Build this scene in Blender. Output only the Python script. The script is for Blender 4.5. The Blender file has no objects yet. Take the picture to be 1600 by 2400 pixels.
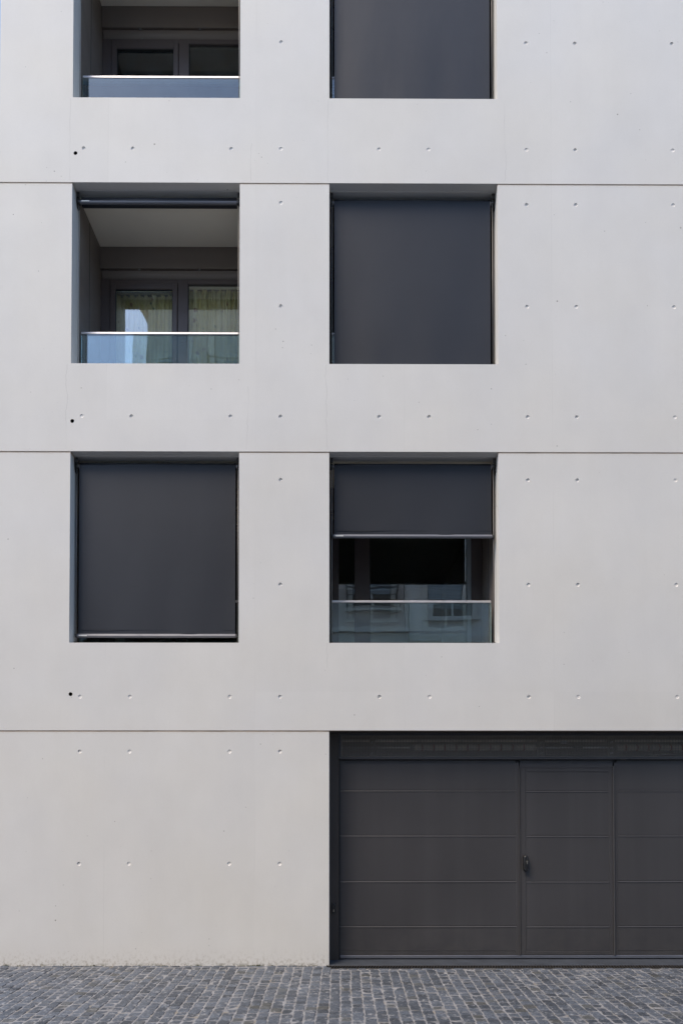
import bpy, bmesh, math, random
from mathutils import Vector, Matrix, geometry
R = math.radians
rnd = random.Random(7)
sc = bpy.context.scene
COL = sc.collection

# ------------------------------------------------------------------ camera
cam_d = bpy.data.cameras.new('camera')
cam = bpy.data.objects.new('camera', cam_d); COL.objects.link(cam)
cam_d.sensor_fit = 'HORIZONTAL'; cam_d.sensor_width = 24.0; cam_d.lens = 24.0
cam_d.shift_x = -0.00275; cam_d.shift_y = 0.4078
cam_d.clip_start = 0.05; cam_d.clip_end = 3000
cam.location = (0, -7.24, 1.75)
cam.rotation_euler = (math.pi/2 + 0.017, 0, -0.004)
sc.camera = cam

# ------------------------------------------------------------------ light
SUN_EL, SUN_AZ = R(56), R(228)
w = bpy.data.worlds.new('World'); sc.world = w; w.use_nodes = True
nt = w.node_tree; nt.nodes.clear()
sky = nt.nodes.new('ShaderNodeTexSky'); sky.sky_type = 'NISHITA'; sky.sun_disc = False
sky.sun_elevation = SUN_EL; sky.sun_rotation = SUN_AZ
sky.air_density = 1.0; sky.dust_density = 1.2; sky.ozone_density = 1.3; sky.altitude = 300
bg = nt.nodes.new('ShaderNodeBackground'); bg.inputs['Strength'].default_value = 0.15
wo = nt.nodes.new('ShaderNodeOutputWorld')
nt.links.new(sky.outputs[0], bg.inputs['Color']); nt.links.new(bg.outputs[0], wo.inputs['Surface'])
sd = bpy.data.lights.new('sun', 'SUN'); sd.energy = 1.9; sd.angle = R(30); sd.color = (1.0, 0.84, 0.64)
sun = bpy.data.objects.new('sun', sd); COL.objects.link(sun)
sun_dir = Vector((math.sin(SUN_AZ)*math.cos(SUN_EL), math.cos(SUN_AZ)*math.cos(SUN_EL), math.sin(SUN_EL)))
sun.rotation_euler = sun_dir.to_track_quat('Z', 'Y').to_euler()
sun.location = (-20, -30, 40)
sc.view_settings.view_transform = 'Standard'; sc.view_settings.look = 'None'
sc.view_settings.gamma = 1.0; sc.view_settings.use_curve_mapping = False
sc.view_settings.exposure = 1.22
sc.render.engine = 'CYCLES'
sc.cycles.max_bounces = 10; sc.cycles.transparent_max_bounces = 16
sc.cycles.glossy_bounces = 5; sc.cycles.diffuse_bounces = 5

# ------------------------------------------------------------------ materials
def mat(name):
    m = bpy.data.materials.new(name); m.use_nodes = True
    m.node_tree.nodes.clear()
    return m, G(m.node_tree)

class G:
    def __init__(s, t): s.t = t
    def n(s, typ, **k):
        x = s.t.nodes.new(typ)
        for a, b in k.items():
            if a.startswith('_'): x.inputs[a[1:]].default_value = b
            else: setattr(x, a, b)
        return x
    def l(s, a, b): s.t.links.new(a, b)
    def math(s, op, a, b=None, c=None, clamp=False):
        x = s.n('ShaderNodeMath', operation=op, use_clamp=clamp)
        for i, v in enumerate((a, b, c)):
            if v is None: continue
            if isinstance(v, (int, float)): x.inputs[i].default_value = v
            else: s.l(v, x.inputs[i])
        return x.outputs[0]
    def pos(s): return s.n('ShaderNodeNewGeometry').outputs['Position']
    def obj(s): return s.n('ShaderNodeTexCoord').outputs['Object']
    def xyz(s, v):
        x = s.n('ShaderNodeSeparateXYZ'); s.l(v, x.inputs[0]); return x.outputs
    def comb(s, a, b, c):
        x = s.n('ShaderNodeCombineXYZ')
        for i, v in enumerate((a, b, c)):
            if isinstance(v, (int, float)): x.inputs[i].default_value = v
            else: s.l(v, x.inputs[i])
        return x.outputs[0]
    def scale(s, v, k):
        x = s.n('ShaderNodeVectorMath', operation='MULTIPLY'); s.l(v, x.inputs[0]); x.inputs[1].default_value = k
        return x.outputs[0]
    def noise(s, v, sc_, det=3, rough=.5):
        x = s.n('ShaderNodeTexNoise'); x.inputs['Scale'].default_value = sc_
        x.inputs['Detail'].default_value = det; x.inputs['Roughness'].default_value = rough
        if v is not None: s.l(v, x.inputs['Vector'])
        return x.outputs['Fac']
    def remap(s, v, a, b, c, d):
        x = s.n('ShaderNodeMapRange'); s.l(v, x.inputs[0])
        for i, k in enumerate((a, b, c, d)): x.inputs[i+1].default_value = k
        return x.outputs[0]
    def mixc(s, f, a, b, blend='MIX'):
        x = s.n('ShaderNodeMix', data_type='RGBA', blend_type=blend)
        for i, v in ((0, f), (6, a), (7, b)):
            if isinstance(v, (int, float)): x.inputs[i].default_value = v
            elif isinstance(v, tuple): x.inputs[i].default_value = (*v, 1)
            else: s.l(v, x.inputs[i])
        return x.outputs[2]
    def mulc(s, c, f):
        return s.mixc(1.0, c, s.comb(f, f, f), 'MULTIPLY')
    def bump(s, h, strength, dist):
        x = s.n('ShaderNodeBump'); x.inputs['Strength'].default_value = strength
        x.inputs['Distance'].default_value = dist; s.l(h, x.inputs['Height']); return x.outputs[0]
    def principled(s, col, rough=.6, metal=0., normal=None, spec=.5):
        p = s.n('ShaderNodeBsdfPrincipled')
        for k, v in (('Base Color', col), ('Roughness', rough), ('Metallic', metal), ('Specular IOR Level', spec)):
            if isinstance(v, tuple): p.inputs[k].default_value = (*v, 1)
            elif isinstance(v, (int, float)): p.inputs[k].default_value = v
            else: s.l(v, p.inputs[k])
        if normal is not None: s.l(normal, p.inputs['Normal'])
        o = s.n('ShaderNodeOutputMaterial'); s.l(p.outputs[0], o.inputs[0])
        return p

def simple(name, col, rough=.5, metal=0., var=.12, nscale=6., bump=.0, spec=.5):
    m, g = mat(name)
    p = g.obj(); f = g.remap(g.noise(p, nscale, 4), .25, .75, 1-var, 1+var)
    nrm = g.bump(g.noise(p, 90, 3), bump, .002) if bump else None
    r = g.remap(g.noise(p, nscale*2.3, 3), .3, .7, max(.02, rough-.06), rough+.06)
    g.principled(g.mulc(g.mixc(0.0, col, col), f), r, metal, nrm, spec)
    return m

def concrete_mat():
    m, g = mat('painted_concrete')
    P = g.pos(); x, y, z = g.xyz(P)
    big = g.remap(g.noise(P, .55, 4, .55), .3, .7, .965, 1.03)
    mid = g.remap(g.noise(g.scale(P, (1.5, 1.5, 1.1)), 1.6, 6, .62), .3, .7, .970, 1.022)
    fine = g.remap(g.noise(P, 60, 4, .6), .3, .7, .985, 1.012)
    streak = g.remap(g.noise(g.scale(P, (14, 14, .35)), 1.0, 3, .5), .35, .7, 1.0, .994)
    # shuttering boards: each cast field has its own faint tone, a hairline between them
    u = g.math('DIVIDE', g.math('ADD', x, .91), 1.59)
    fi = g.math('FLOOR', u); fz = g.math('FLOOR', g.math('DIVIDE', z, 2.92))
    wn = g.n('ShaderNodeTexWhiteNoise', noise_dimensions='2D'); g.l(g.comb(fi, fz, 0), wn.inputs['Vector'])
    tone = g.remap(wn.outputs['Value'], 0, 1, .984, 1.012)
    d = g.math('ABSOLUTE', g.math('SUBTRACT', g.math('FRACT', g.math('ADD', u, .5)), .5))
    line = g.math('LESS_THAN', d, .0022)
    linef = g.math('MULTIPLY', line, g.remap(g.noise(P, 1.1, 2), .45, .62, 0., 1.))
    f = g.math('MULTIPLY', big, mid); f = g.math('MULTIPLY', f, fine); f = g.math('MULTIPLY', f, streak)
    f = g.math('MULTIPLY', f, tone)
    f = g.math('MULTIPLY', f, g.math('SUBTRACT', 1, g.math('MULTIPLY', linef, .05)))
    # blow holes: small dark pits, grouped
    hsum = None
    for s_, r_, msk in ((6., .062, (.46, .56)), (13., .10, (.50, .60))):
        v = g.n('ShaderNodeTexVoronoi', feature='F1'); v.inputs['Scale'].default_value = s_
        g.l(P, v.inputs['Vector'])
        rv = g.xyz(v.outputs['Color'])[0]
        rad = g.math('MULTIPLY', g.math('POWER', rv, 3.), r_)
        hit = g.math('LESS_THAN', v.outputs['Distance'], rad)
        hit = g.math('MULTIPLY', hit, g.remap(g.noise(P, .9 if s_ < 10 else 1.7, 2), *msk, 0., 1.))
        hsum = hit if hsum is None else g.math('MAXIMUM', hsum, hit)
    f = g.math('MULTIPLY', f, g.math('SUBTRACT', 1, g.math('MULTIPLY', hsum, .5)))
    # hairline cracks running down from the window corners
    crk = None
    for cx, z0, z1, am in ((-.135, 8.44, 9.34, .035), (-.15, 5.52, 6.44, .05), (-.135, 3.18, 3.44, .05), (-2.93, 5.52, 6.44, .05),
                           (-2.91, 8.44, 9.34, .02), (1.77, 8.44, 9.3, .05), (-.99, 5.52, 6.2, .05), (-.97, 8.44, 8.85, .05)):
        wob = g.math('MULTIPLY', g.math('SUBTRACT', g.noise(g.comb(cx*3, 0, z), 2.6, 6, .65), .5), am*2.4)
        dd = g.math('ABSOLUTE', g.math('SUBTRACT', g.math('SUBTRACT', x, cx), wob))
        c = g.math('LESS_THAN', dd, .0022)
        c = g.math('MULTIPLY', c, g.math('MULTIPLY', g.math('GREATER_THAN', z, z0), g.math('LESS_THAN', z, z1)))
        crk = c if crk is None else g.math('MAXIMUM', crk, c)
    crk = g.math('MULTIPLY', crk, g.remap(g.noise(P, 2.3, 3), .4, .6, .25, 1.))
    f = g.math('MULTIPLY', f, g.math('SUBTRACT', 1, g.math('MULTIPLY', crk, .22)))
    base = g.mixc(g.remap(g.noise(P, .8, 2), .35, .65, 0, 1), (.572, .562, .536), (.562, .558, .546))
    col = g.mulc(base, f)
    # splash dirt and algae at the foot of the wall
    low = g.remap(z, .02, .30, 1., 0.)
    spots = g.math('MULTIPLY', g.math('POWER', low, 3.0, clamp=True), g.remap(g.noise(g.scale(P, (1, 1, .7)), 30, 6, .8), .50, .60, 0., 1.))
    col = g.mixc(g.math('MULTIPLY', spots, .8), col, (.19, .155, .11))
    moss = g.math('MULTIPLY', g.remap(z, .02, .05, 1., 0.), g.remap(g.noise(P, 9, 4, .7), .52, .6, 0., 1.))
    col = g.mixc(g.math('MULTIPLY', moss, .85), col, (.07, .075, .035))
    warm = g.remap(z, .0, .30, .25, 0.)
    col = g.mixc(warm, col, (.52, .495, .46))
    # thin grime on the ledge just below every joint and below the sills
    for zj in (2.50, 5.49, 8.41):
        dj = g.remap(g.math('SUBTRACT', zj, z), .005, .035, 1., 0.)
        inb = g.math('MULTIPLY', g.math('GREATER_THAN', g.math('SUBTRACT', zj, z), 0.), dj)
        col = g.mixc(g.math('MULTIPLY', inb, g.remap(g.noise(P, 20, 4, .7), .35, .65, .05, .5)), col, (.44, .385, .325))
    h = g.math('ADD', g.math('MULTIPLY', g.noise(P, 35, 5, .6), .5), g.math('MULTIPLY', hsum, -1.2))
    h = g.math('ADD', h, g.math('MULTIPLY', g.noise(P, 1.3, 2), 2.5))
    g.principled(col, .72, 0, g.bump(h, .25, .004), .25)
    return m

def stone_mat(name, joined):
    m, g = mat(name)
    P = g.pos()
    if joined:
        a = g.n('ShaderNodeAttribute', attribute_name='tone', attribute_type='GEOMETRY'); r = a.outputs['Fac']
    else:
        oi = g.n('ShaderNodeObjectInfo'); r = oi.outputs['Random']
    tone = g.remap(g.math('POWER', r, 0.8), 0, 1, .58, 1.34)
    wv = g.n('ShaderNodeTexWhiteNoise', noise_dimensions='1D'); g.l(r, wv.inputs['W'])
    ang = g.xyz(wv.outputs['Color'])
    off = g.comb(g.math('MULTIPLY', ang[0], 40.), g.math('MULTIPLY', ang[1], 40.), 0)
    v = g.n('ShaderNodeVectorMath', operation='ADD'); g.l(P, v.inputs[0]); g.l(off, v.inputs[1])
    vs = g.scale(v.outputs[0], (1.0, 1.0, 1.0))
    sx, sy, sz = g.xyz(vs)
    rot = g.comb(g.math('ADD', sx, g.math('MULTIPLY', sy, .55)), g.math('MULTIPLY', g.math('SUBTRACT', sy, g.math('MULTIPLY', sx, .4)), 3.2), sz)
    n1 = g.noise(rot, 42, 6, .72); n2 = g.noise(vs, 160, 4, .65); n3 = g.noise(vs, 14, 3)
    k = g.math('ADD', g.math('MULTIPLY', n1, .6), g.math('MULTIPLY', n2, .4))
    k = g.remap(k, .42, .60, 0, 1)
    col = g.mixc(k, (.020, .024, .032), (.120, .138, .168))
    col = g.mixc(g.remap(n3, .4, .65, 0, .5), col, (.055, .064, .080))
    col = g.mulc(col, tone)
    odd = g.math('LESS_THAN', ang[2], .07)
    col = g.mixc(g.math('MULTIPLY', odd, .55), col, (.068, .066, .054))
    # pale lime and sand left near the edges
    vein = g.remap(g.noise(g.scale(P, (1, 1, 1)), 23, 5, .7), .56, .66, 0, .7)
    col = g.mixc(vein, col, (.27, .275, .285))
    g.principled(col, g.remap(n2, .3, .7, .5, .75), 0, g.bump(g.math('ADD', n1, g.math('MULTIPLY', n2, .5)), .8, .006), .4)
    return m

def joint_mat():
    m, g = mat('sand_joint'); P = g.pos()
    col = g.mixc(g.remap(g.noise(P, 9, 4, .7), .35, .65, 0, 1), (.14, .143, .152), (.25, .25, .258))
    col = g.mixc(g.remap(g.noise(P, 4, 4, .7), .58, .66, 0, .6), col, (.20, .175, .135))
    g.principled(col, .9, 0, g.bump(g.noise(P, 220, 3, .7), .6, .004), .2)
    return m

def far_ground_mat():
    m, g = mat('far_paving'); P = g.pos()
    b = g.n('ShaderNodeTexBrick', offset=.5); x, y, z = g.xyz(P)
    g.l(g.comb(y, x, 0), b.inputs['Vector'])
    b.inputs['Color1'].default_value = (.085, .095, .11, 1); b.inputs['Color2'].default_value = (.15, .16, .18, 1)
    b.inputs['Mortar'].default_value = (.25, .25, .25, 1); b.inputs['Scale'].default_value = 1.
    b.inputs['Brick Width'].default_value = .095; b.inputs['Row Height'].default_value = .0965; b.inputs['Mortar Size'].default_value = .004
    col = g.mulc(b.outputs['Color'], g.remap(g.noise(P, 3, 5, .6), .3, .7, .75, 1.25))
    g.principled(col, .75, 0, g.bump(g.noise(P, 50, 4), .5, .01), .3)
    return m

def fabric_mat():
    m, g = mat('screen_fabric'); P = g.pos(); x, y, z = g.xyz(P)
    wx = g.math('SINE', g.math('MULTIPLY', x, 2600.)); wz = g.math('SINE', g.math('MULTIPLY', z, 2600.))
    weave = g.math('MULTIPLY', wx, wz)
    sag = g.noise(g.scale(P, (1.4, 1.4, .45)), 2.2, 3)
    band = g.noise(g.scale(P, (.25, .25, 16.)), 1., 3)
    f = g.math('MULTIPLY', g.remap(g.noise(P, 1.2, 3), .3, .7, .93, 1.07), g.remap(band, .3, .7, .985, 1.015))
    f = g.math('MULTIPLY', f, g.remap(g.noise(P, 260, 2), .3, .7, .93, 1.07))
    v = g.n('ShaderNodeTexVoronoi'); v.inputs['Scale'].default_value = 6; g.l(P, v.inputs['Vector'])
    dot = g.math('LESS_THAN', v.outputs['Distance'], .022)
    dot = g.math('MULTIPLY', dot, g.math('GREATER_THAN', g.xyz(v.outputs['Color'])[1], .72))
    col = g.mixc(g.math('MULTIPLY', dot, .3), g.mulc(g.mixc(0., (.025, .0275, .034), (.05, .05, .05)), f), (.14, .14, .14))
    h = g.math('ADD', g.math('MULTIPLY', sag, 6.), g.math('MULTIPLY', weave, .05))
    p = g.principled(col, .42, 0, g.bump(h, .15, .004), .26)
    
    return m

def glass_mat(name, tint, ior, rough=0.0, extra=0.0, gcol=(.93, .98, 1)):
    m, g = mat(name)
    fr = g.n('ShaderNodeFresnel'); fr.inputs['IOR'].default_value = ior
    # a slow waviness so that reflections are not ruler straight
    P = g.pos(); b = g.bump(g.noise(P, 1.6, 2), .12, .01)
    tr = g.n('ShaderNodeBsdfTransparent'); tr.inputs[0].default_value = (*tint, 1)
    gl = g.n('ShaderNodeBsdfGlossy'); gl.inputs['Roughness'].default_value = rough; gl.inputs['Color'].default_value = (*gcol, 1)
    g.l(b, gl.inputs['Normal'])
    mx = g.n('ShaderNodeMixShader'); g.l(g.math('ADD', fr.outputs[0], extra, clamp=True), mx.inputs[0])
    g.l(tr.outputs[0], mx.inputs[1]); g.l(gl.outputs[0], mx.inputs[2])
    df = g.n('ShaderNodeBsdfDiffuse'); df.inputs[0].default_value = (.5, .52, .52, 1)
    m2 = g.n('ShaderNodeMixShader'); g.l(g.remap(g.noise(P, 5, 5, .7), .4, .8, .004, .03), m2.inputs[0])
    g.l(mx.outputs[0], m2.inputs[1]); g.l(df.outputs[0], m2.inputs[2])
    o = g.n('ShaderNodeOutputMaterial'); g.l(m2.outputs[0], o.inputs[0])
    return m

def curtain_mat():
    m, g = mat('patterned_curtain'); P = g.pos(); x, y, z = g.xyz(P)
    col = g.mixc(g.remap(g.noise(g.scale(P, (1, 1, .4)), 6, 3), .35, .65, 0, 1), (.76, .66, .30), (.96, .88, .58))
    for s_, c, th in ((5.2, (.35, .16, .12), .19), (6.7, (.12, .20, .14), .15)):
        v = g.n('ShaderNodeTexVoronoi'); v.inputs['Scale'].default_value = s_
        add = g.n('ShaderNodeVectorMath', operation='ADD'); g.l(P, add.inputs[0]); add.inputs[1].default_value = (s_, 0, s_*2)
        g.l(add.outputs[0], v.inputs['Vector'])
        w_ = g.math('ADD', v.outputs['Distance'], g.math('MULTIPLY', g.noise(P, 18, 3), .16))
        col = g.mixc(g.remap(w_, th, th+.08, .8, 0.), col, c)
    p = g.principled(col, .9, 0, g.bump(g.noise(P, 200, 2), .2, .002), .1)
    p.inputs['Sheen Weight'].default_value = .2
    return m

M = {}
M['concrete'] = concrete_mat()
M['concrete_in'] = simple('loggia_plaster', (.78, .74, .64), .8, 0, .06, 1.2, .2, .2)
M['hole'] = simple('tie_hole_concrete', (.66, .645, .62), .8, 0, .10, 30, .3, .2)
M['pipe'] = simple('black_pipe', (.012, .012, .012), .6)
M['clad'] = simple('dark_cladding', (.17, .142, .122), .42, 0, .08, 1.5, 0, .45)
M['frame'] = simple('brown_frame', (.095, .075, .070), .38, 0, .08, 2, 0, .5)
M['punched'] = simple('punched_sheet', (.15, .13, .112), .5, 0, .08, 2, 0, .3)
M['black'] = simple('black_gasket', (.010, .010, .010), .6)
def door_mat():
    m, g = mat('door_coating'); P = g.pos(); x, y, z = g.xyz(P)
    f = g.math('MULTIPLY', g.remap(g.noise(P, .9, 4), .3, .7, .93, 1.08), g.remap(g.noise(g.scale(P, (9, 1, .25)), 1., 3), .4, .75, 1., 1.10))
    col = g.mulc(g.mixc(0., (.044, .043, .046), (.05, .05, .05)), f)
    dirt = g.math('MULTIPLY', g.remap(z, .05, .55, 1., 0.), g.remap(g.noise(P, 5, 6, .7), .42, .7, 0., .22))
    col = g.mixc(dirt, col, (.115, .108, .098))
    v = g.n('ShaderNodeTexVoronoi'); v.inputs['Scale'].default_value = 7; g.l(P, v.inputs['Vector'])
    dot = g.math('MULTIPLY', g.math('LESS_THAN', v.outputs['Distance'], .03), g.math('GREATER_THAN', g.xyz(v.outputs['Color'])[1], .8))
    col = g.mixc(g.math('MULTIPLY', dot, .35), col, (.2, .2, .2))
    g.principled(col, g.remap(g.noise(P, 2.2, 5, .7), .3, .7, .36, .56), 0, g.bump(g.noise(P, 1.1, 2), .25, .01), .32)
    return m
M['door'] = door_mat()
M['post'] = simple('post_coating', (.058, .048, .043), .55, 0, .07, 1.2, .1, .3)
M['seal'] = simple('aluminium_seal', (.16, .17, .20), .45, .6, .1, 4)
M['steel'] = simple('brushed_steel', (.60, .58, .58), .5, 1., .08, 8)
M['rod'] = simple('guide_rod_steel', (.20, .195, .19), .6, .6, .08, 8)
M['blind_metal'] = simple('anodised_bar', (.13, .135, .155), .5, .3, .08, 3)
M['bracket'] = simple('bracket_coating', (.03, .029, .028), .38, 0, .2, 9)
M['sticker'] = simple('sticker', (.62, .63, .60), .5, 0, .25, 120)
M['fabric'] = fabric_mat()
M['pane'] = glass_mat('window_glass', (.975, .98, .955), 1.55, 0.0, .085)
M['balglass'] = glass_mat('balustrade_glass', (.80, .87, .85), 1.50, 0.0, .085, (.80, .92, 1))
M['edge'] = simple('glass_edge', (.30, .48, .44), .2, 0, .1, 5)
M['curtain'] = curtain_mat()
M['sealant'] = simple('joint_sealant', (.46, .37, .29), .8, 0, .3, 5)
M['room'] = simple('room_paint', (.34, .32, .26), .9, 0, .1, 1)
M['garage'] = simple('garage_concrete', (.2, .18, .15), .9, 0, .2, 2)
M['spring'] = simple('spring_steel', (.75, .66, .56), .5, .2, .3, 14)
M['red'] = simple('red_spring_mark', (.25, .03, .02), .5)
M['handle'] = simple('black_handle', (.009, .009, .010), .33, 0, .1, 8, 0, .6)
M['lock'] = simple('lock_cylinder', (.55, .50, .42), .35, 1., .1, 40)
M['stone'] = stone_mat('paving_stone', False)
M['stones'] = stone_mat('paving_stones_joined', True)
M['joint'] = joint_mat()
M['far'] = far_ground_mat()
M['slate'] = simple('threshold_stone', (.042, .048, .059), .5, 0, .22, 5, .25, .4)
M['cast'] = simple('drain_grate_iron', (.020, .018, .017), .6, .0, .3, 30, .3)
M['beige'] = simple('beige_render', (.57, .53, .48), .85, 0, .1, .6, .3, .2)
M['pink'] = simple('rosy_brick_render', (.50, .445, .405), .85, 0, .14, 2, .3, .2)
M['cream'] = simple('cream_trim', (.62, .59, .53), .8, 0, .06, 1, 0, .2)
M['greyr'] = simple('grey_render', (.68, .66, .62), .85, 0, .08, .6, .3, .2)
M['roof'] = simple('roof_tile', (.16, .08, .055), .8, 0, .25, 4, .4, .2)
M['shut'] = simple('grey_shutter', (.30, .34, .36), .6, 0, .1, 2)
M['dkglass'] = simple('far_window_glass', (.03, .035, .04), .08, 0, .1, 1, 0, .8)

# ------------------------------------------------------------------ mesh helpers
class MB:
    def __init__(s): s.v = []; s.f = []; s.sm = []; s.mk = []
    def quad(s, pts, smooth=False):
        n = len(s.v); s.v += [tuple(p) for p in pts]; s.f.append(tuple(range(n, n+len(pts)))); s.sm.append(smooth); return s
    def box(s, x0, x1, y0, y1, z0, z1, ch=0.0):
        """box; ch chamfers the four edges round the front (-y) face"""
        n = len(s.v); s.mk.append((n, len(s.f)))
        s.v += [(x0, y0+ch, z0), (x1, y0+ch, z0), (x1, y1, z0), (x0, y1, z0), (x0, y0+ch, z1), (x1, y0+ch, z1), (x1, y1, z1), (x0, y1, z1)]
        fs = [(0, 3, 2, 1), (4, 5, 6, 7), (1, 2, 6, 5), (2, 3, 7, 6), (3, 0, 4, 7)]
        if ch:
            s.v += [(x0+ch, y0, z0+ch), (x1-ch, y0, z0+ch), (x1-ch, y0, z1-ch), (x0+ch, y0, z1-ch)]
            fs += [(8, 9, 10, 11), (0, 1, 9, 8), (1, 5, 10, 9), (5, 4, 11, 10), (4, 0, 8, 11)]
        else: fs.append((0, 1, 5, 4))
        for f in fs: s.f.append(tuple(n+i for i in f)); s.sm.append(False)
        return s
    def tube(s, a, b, r0, r1=None, seg=12, caps=True):
        a = Vector(a); b = Vector(b); r1 = r0 if r1 is None else r1
        d = (b-a).normalized(); u = d.orthogonal().normalized(); v = d.cross(u)
        n = len(s.v); s.mk.append((n, len(s.f)))
        for p, r in ((a, r0), (b, r1)):
            for i in range(seg):
                t = 2*math.pi*i/seg; s.v.append(tuple(p + (u*math.cos(t)+v*math.sin(t))*r))
        for i in range(seg):
            j = (i+1) % seg; s.f.append((n+i, n+j, n+seg+j, n+seg+i)); s.sm.append(True)
        if caps:
            s.f.append(tuple(n+i for i in reversed(range(seg)))); s.sm.append(False)
            s.f.append(tuple(n+seg+i for i in range(seg))); s.sm.append(False)
        return s
    def path(s, pts, r, seg=6):
        pts = [Vector(p) for p in pts]; n0 = len(s.v); up = Vector((0, 1, .3)).normalized()
        for k, p in enumerate(pts):
            d = (pts[min(k+1, len(pts)-1)] - pts[max(k-1, 0)]).normalized()
            u = d.cross(up).normalized(); v = d.cross(u)
            for i in range(seg):
                t = 2*math.pi*i/seg; s.v.append(tuple(p+(u*math.cos(t)+v*math.sin(t))*r))
        for k in range(len(pts)-1):
            for i in range(seg):
                j = (i+1) % seg; a = n0+k*seg
                s.f.append((a+i, a+j, a+seg+j, a+seg+i)); s.sm.append(True)
        return s
    def prism(s, outline, axis, a, b):
        """extrude a 2D outline; axis 'y': outline (x,z); axis 'x': outline (y,z)"""
        n = len(s.v); k = len(outline)
        for t in (a, b):
            for p, q in outline: s.v.append((p, t, q) if axis == 'y' else (t, p, q))
        s.f.append(tuple(n+i for i in range(k))); s.f.append(tuple(n+k+i for i in reversed(range(k))))
        s.sm += [False, False]
        for i in range(k):
            j = (i+1) % k; s.f.append((n+i, n+k+i, n+k+j, n+j)); s.sm.append(False)
        return s
    def mesh(s, name, m):
        me = bpy.data.meshes.new(name); me.from_pydata(s.v, [], s.f); me.update()
        me.polygons.foreach_set('use_smooth', s.sm)
        me.materials.append(m); return me
    def each(s, name, m, parent=None):
        """one object for every box or tube collected"""
        out = []; e = s.mk + [(len(s.v), len(s.f))]
        for (a, fa), (b, fb) in zip(e, e[1:]):
            q = MB(); q.v = s.v[a:b]; q.f = [tuple(i-a for i in f) for f in s.f[fa:fb]]; q.sm = s.sm[fa:fb]
            out.append(q.build(name, m, parent))
        return out
    def build(s, name, m, parent=None, fix=True):
        me = s.mesh(name, m)
        if fix:
            bm = bmesh.new(); bm.from_mesh(me); bmesh.ops.recalc_face_normals(bm, faces=bm.faces); bm.to_mesh(me); bm.free()
        return link(name, me, parent)

def link(name, me, parent=None):
    o = bpy.data.objects.new(name, me); COL.objects.link(o)
    if parent is not None:
        o.parent = parent
        if parent.get('_base'): o.matrix_parent_inverse = Matrix.Translation(Vector(parent['_base'])).inverted()
    return o

def tag(o, label=None, cat=None, group=None, kind=None):
    for k, v in (('label', label), ('category', cat), ('group', group), ('kind', kind)):
        if v: o[k] = v
    return o

BASES = []
def thing(name, loc, label, cat, group=None):
    o = bpy.data.objects.new(name, None); COL.objects.link(o); o.location = loc; o['_base'] = list(loc)
    o.empty_display_size = .2; BASES.append(o)
    return tag(o, label, cat, group)

# ------------------------------------------------------------------ ground
GZ = 0.015
g_ = MB().quad([(-400, -400, 0), (400, -400, 0), (400, 400, 0), (-400, 400, 0)]).build('ground', M['far'], fix=False)
tag(g_, kind='structure')
PX0, PX1, PY1 = -6.2, 6.2, -3.3
pb = MB(); ol = [(PX0, PY1), (PX1, PY1), (PX1, -.0005), (4.80, -.0005), (4.80, -.128), (-.155, -.128), (-.155, -.0005), (PX0, -.0005)]
pb.v = [(a, b, -.03) for a, b in ol] + [(a, b, GZ-.0005) for a, b in ol]
pb.f = [tuple(reversed(range(8))), tuple(range(8, 16))] + [(i, (i+1) % 8, 8+(i+1) % 8, 8+i) for i in range(8)]; pb.sm = [False]*10
pav = pb.build('pavement', M['joint'])
tag(pav, kind='structure')

def stone_geo(w, l, seed):
    """rough split-faced sett, top near z=0; w across, l along y"""
    r = random.Random(seed); pts = []
    c = .085
    for (a, b) in ((-.5+c, -.5), (.5-c, -.5), (.5, -.5+c*1.3), (.5, .5-c*1.3), (.5-c, .5), (-.5+c, .5), (-.5, .5-c*1.3), (-.5, -.5+c*1.3)):
        pts.append(((a + r.uniform(-.022, .022))*w, (b + r.uniform(-.035, .035))*l))
    v = []; hz = [r.uniform(-.0025, .0015) for _ in range(8)]
    tx, ty = r.uniform(-.03, .03), r.uniform(-.04, .04)
    for (a, b), h in zip(pts, hz): v.append((a*.90, b*.89, h + (a*tx/w + b*ty/l)*.09))
    for (a, b) in pts: v.append((a, b, -.006 + r.uniform(-.0015, .0015)))
    for (a, b) in pts: v.append((a*.97, b*.97, -.03))
    v.append((r.uniform(-.2, .2)*w*.5, r.uniform(-.2, .2)*l*.5, r.uniform(.0, .004)))
    f = []
    for i in range(8):
        j = (i+1) % 8
        f += [(24, i, j), (i, 8+i, 8+j, j), (8+i, 16+i, 16+j, 8+j)]
    return v, f

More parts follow.
